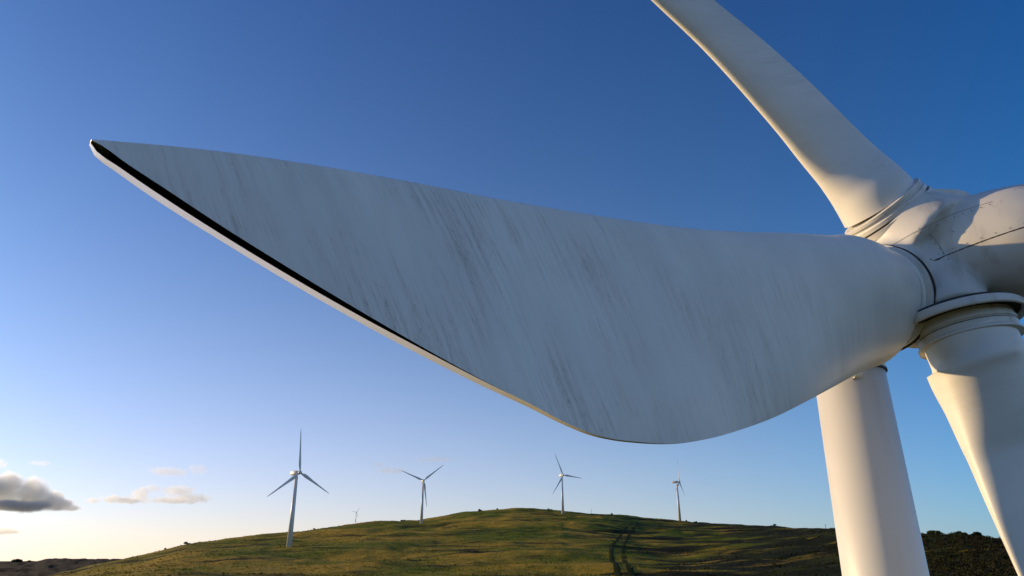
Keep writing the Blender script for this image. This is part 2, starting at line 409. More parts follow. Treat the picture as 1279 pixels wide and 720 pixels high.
M_SCRUB = veg_material('gorse_scrub_leaf', (0.006, 0.008, 0.002), (0.034, 0.032, 0.007), 0.12)
M_BUSH = veg_material('bush_leaf', (0.012, 0.016, 0.005), (0.050, 0.050, 0.014), 0.8)
M_BARK = flat_mat('bark', (0.05, 0.035, 0.022), 0.9)

nt_ = 26000
th = np.radians(rng.uniform(-37.5, 33, nt_)); u = rng.random(nt_)
_, Rc, _ = azimuth_data(th); rr = 110 + (Rc + 25 - 110) * u ** 1.05
x, y = rr * np.sin(th), rr * np.cos(th)
keep = (fbm(x / 24, y / 24, 31, 3) + 0.35 * rng.normal(size=nt_)) > -0.25
x, y = x[keep], y[keep]; C3 = np.column_stack([x, y, height(x, y) - 0.05])
v, f = leaf_cloud(C3, 0.18 + 0.40 * rng.random(len(x)) ** 2, 12, 0.30, 0.75, 5, 0.8)
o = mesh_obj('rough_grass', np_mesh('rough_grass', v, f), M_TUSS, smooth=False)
tag(o, 'coarse tussock grass covering the hill', 'grass', kind='stuff')

# gorse scrub on the shaded right flank
ns = 5200
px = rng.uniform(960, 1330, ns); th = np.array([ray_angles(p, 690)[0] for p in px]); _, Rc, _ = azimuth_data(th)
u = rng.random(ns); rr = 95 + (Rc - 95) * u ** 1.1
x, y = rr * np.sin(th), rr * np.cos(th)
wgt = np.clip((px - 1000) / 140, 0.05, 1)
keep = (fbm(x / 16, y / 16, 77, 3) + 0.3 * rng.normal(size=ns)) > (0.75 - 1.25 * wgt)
x, y = x[keep], y[keep]; sz = 0.5 + 1.0 * rng.random(len(x)) ** 2
C3 = np.column_stack([x, y, height(x, y) - 0.15])
v, f = leaf_cloud(C3, sz, 70, 0.20, 0.9, 6, 0.3)
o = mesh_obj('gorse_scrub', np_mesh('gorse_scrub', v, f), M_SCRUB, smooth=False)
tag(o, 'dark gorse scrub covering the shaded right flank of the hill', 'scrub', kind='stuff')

# bushes one can count on the skyline
def bush(px, dr, w, h, label, group='bushes on the hill skyline', py=None, trunk=False, far=None):
    w *= 0.7; h *= 0.62
    th = ray_angles(px, 680)[0]
    ec, Rc, ef = azimuth_data(np.array([th])); r = float(Rc[0]) + dr if far is None else far
    x, y = r * math.sin(th), r * math.cos(th); z = hz(x, y)
    g = np.random.default_rng(int(px * 10)); k = 9
    cc = np.column_stack([g.normal(0, w * 0.24, k), g.normal(0, w * 0.24, k), g.uniform(0.05, 0.55, k) * h])
    v, f = leaf_cloud(cc, np.full(k, 0.0) + g.uniform(0.22, 0.42, k) * min(w, h * 1.3), 130, 0.20 * max(w, 1.5) ** .5, 0.9, int(px), 0.2)
    root = empty('bush', (x, y, z - 0.1)); tag(root, label, 'bush', group)
    mesh_obj('foliage', np_mesh('foliage', v, f), M_BUSH, root, smooth=False)
    mesh_obj('trunk', lathe_mesh('trunk', Vector((0, 0, -0.3)), Vector((0.1, 0.05, 1)), [(0, .12 * h / 2), (h * .3, .09 * h / 2), (h * .6, .04 * h / 2)], 8), M_BARK, root)
    return root
bush(27, 0, 34, 15, 'rounded dark bush on the far low ridge at the left edge', far=2400)
bush(40.5, 0, 13, 7, 'tiny bush on the far low ridge, right of the rounded dark bush', far=2400)
bush(208, 0, 2.6, 1.7, 'lowest small bush on the left slope of the grassy hill')
bush(233, 0, 4.6, 2.7, 'dark lump of a bush low on the hill\'s left skyline')
bush(249, 0, 2.2, 1.5, 'small bush just uphill of the dark lump on the left skyline')
bush(346, 0, 3.2, 2.3, 'small bush on the skyline just left of the nearest far turbine')
bush(391, 0, 2.4, 2.0, 'small bush on the skyline just right of the nearest far turbine')
bush(480, 2, 7.5, 2.6, 'low broad bush on the dark shoulder right of the tiny distant turbine')
bush(501, 2, 5.6, 3.2, 'rounded bush on the dark shoulder just left of the Y-shaped turbine')
bush(581, 0, 4.0, 3.0, 'small dark bush where the hill begins to round at its top')
bush(599, 0, 6.0, 4.0, 'biggest bush on the hilltop, left of its highest point')
bush(621, 0, 3.0, 2.2, 'tiny bush on the highest stretch of the hilltop')
bush(687, 0, 7.0, 3.2, 'flat dark bush on the hilltop left of the three-o\'clock turbine')
bush(766, 0, 3.6, 2.4, 'small bush on the skyline right of the hilltop pole')
bush(860, 3, 3.2, 2.2, 'reddish low bush just right of the edge-on turbine')
bush(871, 3, 5.0, 2.0, 'low spreading bush second to the right of the edge-on turbine')
bush(970, 0, 4.0, 3.0, 'lone bush on the right skyline beside the white tower')
bush(1167, 0, 4.2, 3.3, 'leafy bush on the skyline just right of the white tower', 'bushes on the right hillcrest')
bush(1174, 2, 3.0, 2.9, 'second leafy bush right of the white tower, half merged with the first', 'bushes on the right hillcrest')
bush(1199, 0, 3.6, 3.6, 'spiky bush midway between the tower and the hanging blade', 'bushes on the right hillcrest')
bush(1207, 2, 2.4, 2.3, 'small bush leaning against the spiky one between tower and blade', 'bushes on the right hillcrest')
bush(1220, 0, 4.8, 3.1, 'low dark bush nearest the hanging blade', 'bushes on the right hillcrest')
bush(1229, 1, 3.2, 2.6, 'bush at the right end of the dark clump by the hanging blade', 'bushes on the right hillcrest')

# two thin poles on the skyline
def pole(px, h, label):
    th = ray_angles(px, 650)[0]; _, Rc, _ = azimuth_data(np.array([th])); r = float(Rc[0])
    x, y = r * math.sin(th), r * math.cos(th)
    root = empty('utility_pole', (x, y, hz(x, y) - .2)); tag(root, label, 'pole', 'poles on the skyline')
    mesh_obj('post', lathe_mesh('post', Vector((0, 0, 0)), Vector((0, 0, 1)), [(0, .16), (h, .11)], 10), M_BARK, root)
    bm = bmesh.new(); bmesh.ops.create_cube(bm, size=1); bmesh.ops.scale(bm, vec=(1.3, .12, .14), verts=bm.verts); bmesh.ops.translate(bm, vec=(0, .2, h * .86), verts=bm.verts)
    m_ = bpy.data.meshes.new('crossarm'); bm.to_mesh(m_); bm.free(); mesh_obj('crossarm', m_, M_BARK, root, smooth=False)
pole(739, 5.2, 'thin wooden pole on the hilltop right of the three-o\'clock turbine')
pole(1030, 3.2, 'thin wooden pole on the skyline just left of the white tower')

# ------------------------------------------------------------------ blades
def shape_half(c, w, tc, power=1.0):
    circ = np.sqrt(np.clip(c * (1 - c), 0, None))
    naca = 5 * (0.2969 * np.sqrt(c) - 0.1260 * c - 0.3516 * c**2 + 0.2843 * c**3 - 0.1015 * c**4) + 0.0
    return w * circ + (1 - w) * tc * (naca + 0.10 * c)
def build_blade(name, LE, TE, w, tc, parent, inv, face_frac=0.42, extra=None, toward=None, n_sec=120, n_c=44, flip_u=False):
    """LE/TE: (k,3) edge points root->tip; w circle blend, tc thickness ratio per station.
       extra: (I, O) curves for a blunt trailing edge with channel and lip (k,3) each"""
    LE, TE = np.array(LE), np.array(TE); k = len(LE)
    mid = (LE + TE) / 2; S = np.concatenate([[0], np.cumsum(np.linalg.norm(np.diff(mid, axis=0), axis=1))])
    s = np.linspace(0, S[-1], n_sec)
    A, B = interp(s, S, LE), interp(s, S, TE); W = np.clip(np.interp(s, S, w), 0, 1); TC = np.interp(s, S, tc)
    E = [interp(s, S, np.array(e)) for e in extra] if extra else None
    M_ = (A + B) / 2; T = np.gradient(M_, axis=0); T /= np.linalg.norm(T, axis=1)[:, None]
    ch = B - A; cl = np.linalg.norm(ch, axis=1)
    nn = np.cross(T, ch); nn /= np.linalg.norm(nn, axis=1)[:, None] + 1e-9
    sgn = np.sign(np.sum(nn * (np.array(toward) - M_), axis=1)); nn *= np.sign(np.median(sgn))
    c = 0.5 * (1 - np.cos(np.linspace(0, np.pi, n_c)))
    ff = 0.5 * W + face_frac * (1 - W)
    verts, uvs = [], []
    for i in range(n_sec):
        hth = 2 * shape_half(c, W[i], 0.5 * TC[i]) * cl[i] if False else shape_half(c, W[i], TC[i] * 0.5) * cl[i]
        base = A[i] + np.outer(c, ch[i])
        face = base + np.outer(hth * 2 * ff[i], nn[i])
        bend = E[1][i] if E else B[i]
        bbase = A[i] + np.outer(c, bend - A[i])
        back = bbase - np.outer(hth * 2 * (1 - ff[i]), nn[i])
        if E:            # the back shell must end exactly on the lip's outer edge
            back += np.outer(c**6, bend - back[-1]); face += np.outer(c**8, B[i] - face[-1])
        row = np.vstack([face, back[::-1][(0 if E else 0):-1]])
        verts.append(row)
        vv = np.concatenate([c * cl[i], (2 - c[::-1])[:-1] * cl[i]]); uvs.append(np.column_stack([np.full(len(row), s[i]), vv]))
    m = len(verts[0]); Vv = np.vstack(verts); UV = np.vstack(uvs)
    fs = []
    for i in range(n_sec - 1):
        for j in range(m):
            j2 = (j + 1) % m
            if E and j == n_c - 1: continue      # open between face edge and back edge: channel + lip close it
            fs.append((i*m + j, i*m + j2, (i+1)*m + j2, (i+1)*m + j))
    me = np_mesh(name, Vv, np.array(fs))
    bm = bmesh.new(); bm.from_mesh(me)
    bm.verts.ensure_lookup_table()
    bmesh.ops.contextual_create(bm, geom=[bm.verts[i] for i in range(m)]) ; bm.verts.ensure_lookup_table()
    try: bm.faces.new([bm.verts[i] for i in range((n_sec - 1) * m, n_sec * m)])
    except ValueError: pass
    lay = bm.loops.layers.uv.new('UVMap'); bm.verts.index_update()
    for fc in bm.faces:
        for lp in fc.loops: lp[lay].uv = UV[lp.vert.index]
    bmesh.ops.recalc_face_normals(bm, faces=bm.faces); bm.to_mesh(me); bm.free()
    sharpen(me, 50)
    ob = mesh_obj(name, me, M_BLADE, parent, smooth=False, inv=inv)
    if E:
        I, O = E
        wch = np.linalg.norm(I - B, axis=1); a = (wch > 0.004)
        # channel: face edge -> recessed floor -> lip inner edge; its shade is put into the dark brown
        dep = np.clip(wch * 2.2, 0.0, 0.16)[:, None]
        dv = (B + I) / 2 - EYE; dv /= np.linalg.norm(dv, axis=1)[:, None]
        flr1 = B * 0.85 + I * 0.15 + dv * dep; flr2 = B * 0.15 + I * 0.85 + dv * dep
        strip('shaded_channel', [B, flr1, flr2, I], M_DARK, ob, sharp=True)
        # lip: rounded band from inner to outer edge
        prof = []
        for q in np.linspace(0, 1, 7):
            prof.append(I * (1 - q) + O * q + nn * (0.02 * q * (1 - q) * np.linalg.norm(O - I, axis=1))[:, None])
        strip('edge_lip', prof, M_LIP, ob)
    return ob
def strip(name, rows, mat, parent, sharp=False):
    rows = np.array(rows); kr, n, _ = rows.shape
    f = np.array([(k*n + i, k*n + i + 1, (k+1)*n + i + 1, (k+1)*n + i) for k in range(kr - 1) for i in range(n - 1)])
    me = np_mesh(name, rows.reshape(-1, 3), f)
    if sharp: sharpen(me, 30)
    return mesh_obj(name, me, mat, parent, smooth=not sharp)
def P(px, py, z): return np.array(at(px, py, z))

# ------------------------------------------------------------------ the near turbine
D1c, D2c, D3c = (-0.81, 0.109, -0.578), (-0.643, 0.759, 0.10), (0.08, -0.888, -0.45)
D1, D2, D3 = dirw(D1c), dirw(D2c), dirw(D3c)
ROOT1, ROOT2, ROOT3 = at(1088, 373, 12.35), at(1100, 258, 13.3), at(1207, 415, 11.75)
HUBC = at(1200, 316, 12.3)
CF = at(1199, 407, 11.75)      # centre of the flange over the hanging blade
tw = at(1084, 600, 1.0) - Vector((0, 0, CAM_H)); k = 15.6 / tw.y
TX, TY = tw.x * k, 15.6
hero = empty('wind_turbine', (TX, TY, hz(TX, TY)))
tag(hero, 'huge near white wind turbine with a weathered blade reaching across the sky', 'wind turbine')
bpy.context.view_layer.update(); INV = Matrix.Translation(-hero.location)
EYE = np.array((0, 0, CAM_H))

# tower
zb = hz(TX, TY) - 0.3
top_z = at(1100, 468, 1)  # ray through the top ring
rt = top_z - Vector((0, 0, CAM_H)); ztop = CAM_H + rt.z * TY / rt.y
tower_r = 0.775
prof = [(0, tower_r + 0.42), (ztop - zb - 6, tower_r + 0.06), (ztop - zb, tower_r - 0.03)]
tower = mesh_obj('tower', lathe_mesh('tower', Vector((TX, TY, zb)), Vector((0, 0, 1)), prof, 128), M_TOWER, hero, inv=INV)
tc_ = Vector((TX, TY, ztop))
me = lathe_mesh('top_ring', tc_, Vector((0, 0, 1)), [(0.002, tower_r - .05), (0.002, tower_r + 0.012), (0.05, tower_r + 0.012), (0.05, tower_r - .05)], 96); sharpen(me)
mesh_obj('top_ring', me, M_SEAL_SHADE, tower)
me = lathe_mesh('yaw_collar', tc_, Vector((0, 0, 1)), [(0.052, tower_r - 0.02), (0.25, tower_r + 0.02), (0.55, tower_r + 0.22), (0.62, tower_r + 0.25), (0.70, tower_r + 0.25), (0.70, 0.5)], 96); sharpen(me)
mesh_obj('yaw_collar', me, M_TOWER, hero, inv=INV)
# small bracket on the tower's upper left
bm = bmesh.new(); bmesh.ops.create_cube(bm, size=1); bmesh.ops.scale(bm, vec=(.22, .16, .16), verts=bm.verts)
bmesh.ops.bevel(bm, geom=bm.edges[:], offset=.03, segments=2, affect='EDGES'); rb = at(1070, 468, 1.0) - Vector((0, 0, CAM_H)); kk = min(np.roots([rb.x**2 + rb.y**2, -2 * (rb.x * TX + rb.y * TY), TX**2 + TY**2 - (tower_r - .02)**2]).real)
bmesh.ops.translate(bm, vec=Vector((0, 0, CAM_H)) + rb * kk, verts=bm.verts)
m_ = bpy.data.meshes.new('bracket'); bm.to_mesh(m_); bm.free(); 
# nacelle: rounded housing from behind the tower to the hub
nb = Vector((TX, TY, ztop + 0.70)); hub_dir = (HUBC - (nb + Vector((0, 0, 0.85)))); hub_dir.z = 0; hub_dir.normalize()
def nacelle_mesh():
    side = Vector((hub_dir.y, -hub_dir.x, 0)); rows = []; n = 40
    Lf = (HUBC - nb); Lf = (Lf.x * hub_dir.x + Lf.y * hub_dir.y)
    for (d, hw, hh, zc) in ((-2.1, .45, .5, .98), (-2.05, .62, .68, .96), (-1.8, .76, .80, .92), (-.5, .84, .88, .90), (Lf - 1.2, .84, .86, .95), (Lf - .3, .70, .72, 1.1), (Lf, .55, .55, 1.1)):
        for j in range(n):
            a = 2 * math.pi * j / n; e = 0.55
            cx = math.copysign(abs(math.cos(a))**e, math.cos(a)); sx = math.copysign(abs(math.sin(a))**e, math.sin(a))
            rows.append(nb + hub_dir * d + side * hw * cx + Vector((0, 0, zc + hh * sx)))
    k = len(rows) // n; fs = [(i*n + j, i*n + (j+1) % n, (i+1)*n + (j+1) % n, (i+1)*n + j) for i in range(k-1) for j in range(n)]
    fs += [tuple(range(n)), tuple(range((k-1)*n, k*n))]
    me = mk('nacelle', rows, fs); bm = bmesh.new(); bm.from_mesh(me); bmesh.ops.recalc_face_normals(bm, faces=bm.faces); bm.to_mesh(me); bm.free()
    sharpen(me, 50); return me
mesh_obj('nacelle', nacelle_mesh(), M_HUB, hero, smooth=False, inv=INV)

# hub casing: balls and tubes fused by voxel remesh, then relaxed
def cone_pts(bm, p0, r0, p1, r1):
    ax = p1 - p0; me_ = lathe_mesh('tmp', p0, ax, [(0, r0), (ax.length, r1)], 64); bm.from_mesh(me_); bpy.data.meshes.remove(me_)
def ball(bm, p, r):
    ret = bmesh.ops.create_icosphere(bm, subdivisions=3, radius=r); bmesh.ops.translate(bm, vec=p, verts=ret['verts'])
bm = bmesh.new()
chain = [(at(1218, 311, 12.5), 0.92), (at(1245, 305, 12.3), 0.96), (at(1290, 301, 12.0), 1.0), (at(1345, 295, 11.8), 0.95), (at(1410, 288, 11.5), 0.80), (at(1462, 283, 11.1), 0.58), (at(1490, 280, 10.9), 0.40)]
cc_ = np.array([tuple(p) + (r,) for p, r in chain]); cs_ = np.arange(len(chain), dtype=float)
for q in interp(np.linspace(0, len(chain) - 1, 46), cs_, cc_): ball(bm, Vector(q[:3]), q[3])
ball(bm, at(1178, 304, 13.15), 0.80); ball(bm, at(1178, 322, 13.1), 0.80); ball(bm, at(1196, 330, 12.6), 0.80)
cone_pts(bm, ROOT1 - D1 * 0.20, 0.90, ROOT1 - D1 * 0.30, 0.89); cone_pts(bm, ROOT1 - D1 * 0.27, 0.89, at(1184, 322, 13.3), 0.80)
cone_pts(bm, ROOT2 - D2 * 0.34, 0.81, ROOT2 - D2 * 0.6, 0.82); cone_pts(bm, ROOT2 - D2 * 0.55, 0.82, HUBC + (ROOT2 - HUBC) * 0.15 + dirw((0,0,1)) * 0.25, 0.95)
cone_pts(bm, CF - D3 * 0.16, 0.58, CF - D3 * 1.0 + Vector((0.1, 0.3, 0)), 0.62)
me = bpy.data.meshes.new('hub'); bm.to_mesh(me); bm.free()
tmp = bpy.data.objects.new('tmp_hub', me); COL.objects.link(tmp)
md = tmp.modifiers.new('r', 'REMESH'); md.mode = 'VOXEL'; md.voxel_size = 0.038
md2 = tmp.modifiers.new('s', 'SMOOTH'); md2.iterations = 45; md2.factor = 0.5
bpy.context.view_layer.update()
me2 = bpy.data.meshes.new_from_object(tmp.evaluated_get(bpy.context.evaluated_depsgraph_get()))
bpy.data.objects.remove(tmp); me2.name = 'hub'; me2.materials.clear()
hub = mesh_obj('hub', me2, M_HUB, hero, inv=INV)
bpy.context.view_layer.update()

# panel seams: narrow dark strips lying on the casing along a pixel path, found by casting onto the hub
from mathutils.bvhtree import BVHTree
bvh = BVHTree.FromPolygons([v.co.copy() for v in me2.vertices], [tuple(p.vertices) for p in me2.polygons])
def on_hub(p, q):
    o_ = Vector(EYE); d_ = (at(p, q, 1.0) - o_).normalized(); h_ = bvh.ray_cast(o_, d_); return h_[0], h_[1]
def seam(path, width, lift=0.004, mat=M_SEAL_SHADE, name='panel_seam', n=60):
    pts = []
    P_ = np.array(path, float); sg = np.concatenate([[0], np.cumsum(np.hypot(*np.diff(P_, axis=0).T))])
    for q in interp(np.linspace(0, sg[-1], n), sg, P_):
        c_, n_ = on_hub(*q)
        if c_ is not None: pts.append((c_, n_))
    if len(pts) < 4: return
    rows = [[], []]
    for i, (c_, n_) in enumerate(pts):
        t_ = (pts[min(i+1, len(pts)-1)][0] - pts[max(i-1, 0)][0]).normalized(); s_ = t_.cross(n_).normalized()
        wv = width * (0.75 + 0.5 * random.random())
        rows[0].append(c_ + n_ * lift + s_ * wv / 2); rows[1].append(c_ + n_ * lift - s_ * wv / 2)
    strip(name, rows, mat, hub)
    return pts
main_seam = seam([(1166, 326), (1200, 312), (1240, 297), (1279, 284), (1330, 270)], 0.018)
seam([(1096, 318), (1140, 292), (1190, 268), (1240, 252)], 0.006, n=40)
seam([(1160, 292), (1172, 305), (1180, 319)], 0.005, n=20)
def bolts(path, n, r=0.009):
    P_ = np.array(path, float); sg = np.concatenate([[0], np.cumsum(np.hypot(*np.diff(P_, axis=0).T))])
    for q in interp(np.linspace(0, sg[-1], n), sg, P_):
        c_, n_ = on_hub(*q)
        if c_ is None: continue
        me_ = lathe_mesh('bolt', c_ - n_ * .004, n_, [(0, r), (.012, r), (.016, r * .6)], 8); mesh_obj('bolt', me_, M_BOLT, hub, smooth=False)
bolts([(1150, 291), (1190, 272), (1236, 256)], 9, 0.007)
bolts([(1163, 299), (1172, 308), (1178, 317)], 4, 0.007)
bolts([(1172, 318), (1205, 305), (1279, 279)], 7, 0.007)

def fleck(px, py, r):
    c_, n_ = on_hub(px, py)
    if c_ is None: return
    u_, w_ = basis(n_); k_ = random.randint(6, 9); a0 = random.random() * 6
    pts = [c_ + n_ * .005 + (u_ * math.cos(a0 + 6.283 * q / k_) * 1.6 + w_ * math.sin(a0 + 6.283 * q / k_)) * r * random.uniform(.4, 1.1) for q in range(k_)]
    mesh_obj('grime_fleck', mk('grime_fleck', pts, [tuple(range(k_))]), M_DARK, hub, smooth=False)
for _ in range(11): fleck(random.gauss(1174, 5), random.gauss(323.5, 1.3), random.uniform(.005, .014))
for _ in range(8): fleck(random.uniform(1105, 1200), random.uniform(285, 310), random.uniform(.004, .010))

# blade 1 root: seal, bright ring
me = lathe_mesh('root_collar', ROOT1, D1, [(-0.16, .85), (-0.16, .965), (-0.07, .965), (-0.06, .92), (-0.04, .92)], 128); sharpen(me); mesh_obj('root_collar', me, M_HUB, hub)
me = lathe_mesh('root_seal', ROOT1, D1, [(-0.22, .85), (-0.22, .985), (-0.165, .985), (-0.165, .85)], 128); sharpen(me); mesh_obj('root_seal', me, M_SEAL_SHADE, hub)
# blade 2 root
me = lathe_mesh('root_collar', ROOT2, D2, [(-0.34, .70), (-0.34, .83), (-0.235, .83), (-0.235, .70)], 128); sharpen(me); mesh_obj('root_collar', me, M_HUB, hub)
me = lathe_mesh('root_seal', ROOT2, D2, [(-0.233, .60), (-0.233, .79), (-0.20, .79), (-0.20, .60)], 128); sharpen(me); mesh_obj('root_seal', me, M_SEAL_SHADE, hub)
me = lathe_mesh('root_ring', ROOT2, D2, [(-0.198, .60), (-0.198, .80), (-0.13, .80), (-0.10, .765), (-0.06, .765), (-0.05, .79), (0.0, .79), (0.012, .74), (0.012, .60)], 128); sharpen(me); mesh_obj('root_ring', me, M_HUB, hub)
# blade 3 root: skirt flange with dark recess, neck rings, sleeve
me = lathe_mesh('flange_skirt', CF, D3, [(-0.135, .70), (-0.135, .96), (-0.11, .985), (-0.02, .99), (0.0, .985), (0.01, .975), (0.01, .94), (-0.08, .91), (-0.08, .70)], 128); sharpen(me); mesh_obj('flange_skirt', me, M_HUB, hub)
me = lathe_mesh('skirt_shade', CF, D3, [(-0.075, .65), (-0.075, .905), (-0.065, .905), (-0.065, .65)], 96); sharpen(me); mesh_obj('skirt_shade', me, M_DARK, hub)  # dark disc paints the shade of the recess under the skirt
me = lathe_mesh('flange_gap_shade', CF, D3, [(-0.20, .60), (-0.20, .88), (-0.14, .93), (-0.14, .60)], 96); sharpen(me); mesh_obj('flange_gap_shade', me, M_SEAL_SHADE, hub)  # dark ring added for the shade in the gap between hub and flange
me = lathe_mesh('root_collar', ROOT3, D3, [(-0.296, 0.593), (-0.296, 0.736), (-0.059, 0.736), (-0.049, 0.756), (0.000, 0.756), (0.010, 0.736), (0.030, 0.726), (0.030, 0.593)], 128); sharpen(me); mesh_obj('root_collar', me, M_HUB, hub)
me = lathe_mesh('root_seal', ROOT3, D3, [(0.033, 0.593), (0.033, 0.742), (0.046, 0.742), (0.046, 0.593)], 96); sharpen(me); mesh_obj('root_seal', me, M_SEAL_SHADE, hub)
me = lathe_mesh('root_ring', ROOT3, D3, [(0.049, 0.593), (0.049, 0.750), (0.138, 0.750), (0.168, 0.780), (0.207, 0.780), (0.227, 0.720), (0.227, 0.593)], 128); sharpen(me); mesh_obj('root_ring', me, M_HUB, hub)

# ---- blade 1, the big weathered one
B1 = [  # U(px,py)  F(face edge)  I(lip inner)  O(lip outer)  z  dzF   w   tc
    # root circle handled separately
    ((1054, 298), (1097, 452), None, None, 11.95, 0.00, 0.74, .74),
    ((1028, 294.5), (1073, 465), None, None, 11.4, -0.02, 0.42, .56),
    ((985, 291.8), (1045, 481), None, None, 10.78, -0.08, 0.20, .46),
    ((925, 290), (1008, 501), None, None, 10.05, -0.15, 0.08, .38),
    ((872, 286.5), (968, 521), None, None, 9.6, -0.20, 0.03, .33),
    ((819, 280.5), (925, 537), None, None, 9.15, -0.25, 0.0, .29),
    ((766, 273), (884, 548.5), None, None, 8.72, -0.28, 0.0, .26),
    ((713, 264.4), (838, 554.5), None, (838, 555), 8.32, -0.30, 0, .23),
    ((660, 255.5), (790, 551.5), None, (789, 553.2), 7.95, -0.30, 0, .21),
    ((633, 250.8), (766, 548.6), None, (764.5, 550.2), 7.765, -0.30, 0, .20),
    ((606, 246), (737, 541.2), None, (735.5, 543.5), 7.58, -0.30, 0, .19),
    ((574, 239.5), (702, 526), None, (700, 529), 7.37, -0.29, 0, .18),
    ((540, 232.5), (665, 506), None, (662, 510), 7.15, -0.28, 0, .17),
    ((489, 223), (598, 472.5), (597.6, 473.2), (594, 478.5), 6.84, -0.26, 0, .16),
    ((430, 212.5), (522, 430.5), (520.5, 433), (517, 439.5), 6.5, -0.22, 0, .15),
    ((372, 203), (448, 387.5), (445, 392.5), (442, 399), 6.2, -0.18, 0, .14),
    ((300, 192.5), (352, 329.5), (348.5, 337), (345.5, 343.5), 5.86, -0.13, 0, .13),
    ((246, 186), (280, 284.5), (275.5, 292.5), (272.5, 299), 5.63, -0.09, 0, .12),
    ((190, 180.5), (208, 237), (203, 246), (200, 253.3), 5.42, -0.05, 0, .12),
    ((146, 176.8), (155, 202), (149.5, 209.5), (146.5, 216), 5.28, -0.02, 0, .12),
    ((122, 174.8), (124, 180), (118.5, 187), (115.8, 191.5), 5.21, -0.01, 0, .12),
    ((114, 174.4), (114.3, 175.2), (112.8, 178.5), (111.6, 181.5), 5.185, 0.0, 0, .12)]
d1a = np.array(D1); upv = np.array(Vector((0, 0, 1)) - D1 * D1.z); upv /= np.linalg.norm(upv)
r1 = np.array(ROOT1)
LE = [r1 - d1a * .05 + upv * .90, r1 + d1a * 0.12 + upv * .90]; TE = [r1 - d1a * .05 - upv * .90, r1 + d1a * 0.12 - upv * .90]
Ii = [TE[0], TE[1]]; Oo = [TE[0], TE[1]]; ww = [1, 1]; tcs = [1, 1]
for U, Fp, I_, O_, z, dz, w_, t_ in B1:
    LE.append(P(*U, z)); te = P(*Fp, z + dz); TE.append(te)
    i_ = P(*I_, z + dz + 0.02) if I_ else te
    Ii.append(i_)
    # the lip turns away from the viewer, a hand's breadth deep
    dl = 0.62 if O_ else 0
    if O_ and not I_: dl = float(np.interp(U[0], [500, 545, 575, 606, 633, 660, 713], [0.5, 0.36, 0.28, 0.20, 0.14, 0.09, 0.03]))
    if O_ and U[0] < 200: dl *= max(0.15, (U[0] - 105) / 95)
    Oo.append(P(*O_, z + dz + 0.02 + dl) if O_ else te); ww.append(w_); tcs.append(t_)
blade1 = build_blade('blade', LE, TE, ww, tcs, hero, INV, 0.30, (Ii, Oo), EYE, 200, 56)
blade1['label'] = 'weathered streaked blade with a dark slot along its lower edge'

# ---- blade 2, up and away
u2 = np.array(at(1139, 231, 13.3) - at(1060, 284, 13.3)); d2a = np.array(D2); u2 -= d2a * (u2 @ d2a); u2 /= np.linalg.norm(u2); r2 = np.array(ROOT2)
B2 = [((1060, 284), (1138, 231), 13.31, 0, 1, 1), ((1052, 270), (1127, 219), 13.33, 0, .97, .97), ((1042, 254), (1115, 206), 13.35, .06, 0.62, 0.74), ((1024, 230), (1095, 187), 13.4, .12, .22, .60), ((1002, 204), (1076, 169), 13.45, .15, .07, .54), ((974, 169), (1046, 139), 13.5, .16, .02, .50), ((945, 135), (1020, 113), 13.55, .16, .0, .48),
      ((880, 63), (954, 53), 13.7, .16, 0, .46), ((814, 0), (883, -6), 13.8, .15, 0, .42), ((740, -72), (800, -84), 13.95, .12, 0, .34), ((670, -145), (716, -160), 14.1, .10, 0, .28), ((602, -222), (626, -236), 14.2, .05, 0, .22), ((562, -268), (566, -270), 14.3, 0.0, 0, .20)]
blade2 = build_blade('blade', [P(*b[0], b[2]) for b in B2], [P(*b[1], b[2] + b[3]) for b in B2], [b[4] for b in B2], [b[5] for b in B2], hero, INV, 0.50, None, EYE, 120, 48)

# ---- blade 3, hanging down at the right
B3 = [((1157.5, 432), (1256, 401), 11.671, 0, 1, 1), ((1168.5, 459), (1268, 425), 11.533, 0, 1, 1), ((1169.7, 462.5), (1269.5, 428), 11.513, 0, 1, 1), ((1163.5, 467), (1271, 431), 11.493, 0, .98, .98), ((1165.5, 472), (1274, 437), 11.463, .02, .94, .95),
      ((1188, 516), (1304, 478), 11.177, .10, .55, .70), ((1213, 574), (1341, 530), 10.842, .25, .20, .48), ((1247, 657), (1390, 605), 10.368, .40, .05, .34), ((1274, 720), (1425, 665), 10.081, .45, 0, .28),
      ((1350, 900), (1510, 840), 9.321, .40, 0, .22), ((1440, 1150), (1560, 1110), 8.373, .25, 0, .18), ((1530, 1420), (1575, 1405), 7.613, .08, 0, .16), ((1545, 1470), (1550, 1468), 7.464, 0, 0, .16)]
blade3 = build_blade('blade', [P(*b[0], b[2]) for b in B3], [P(*b[1], b[2] + b[3]) for b in B3], [b[4] for b in B3], [b[5] for b in B3], hero, INV, 0.34, None, EYE, 120, 40)
mesh_obj('bracket', m_, M_TOWER, tower, smooth=False)

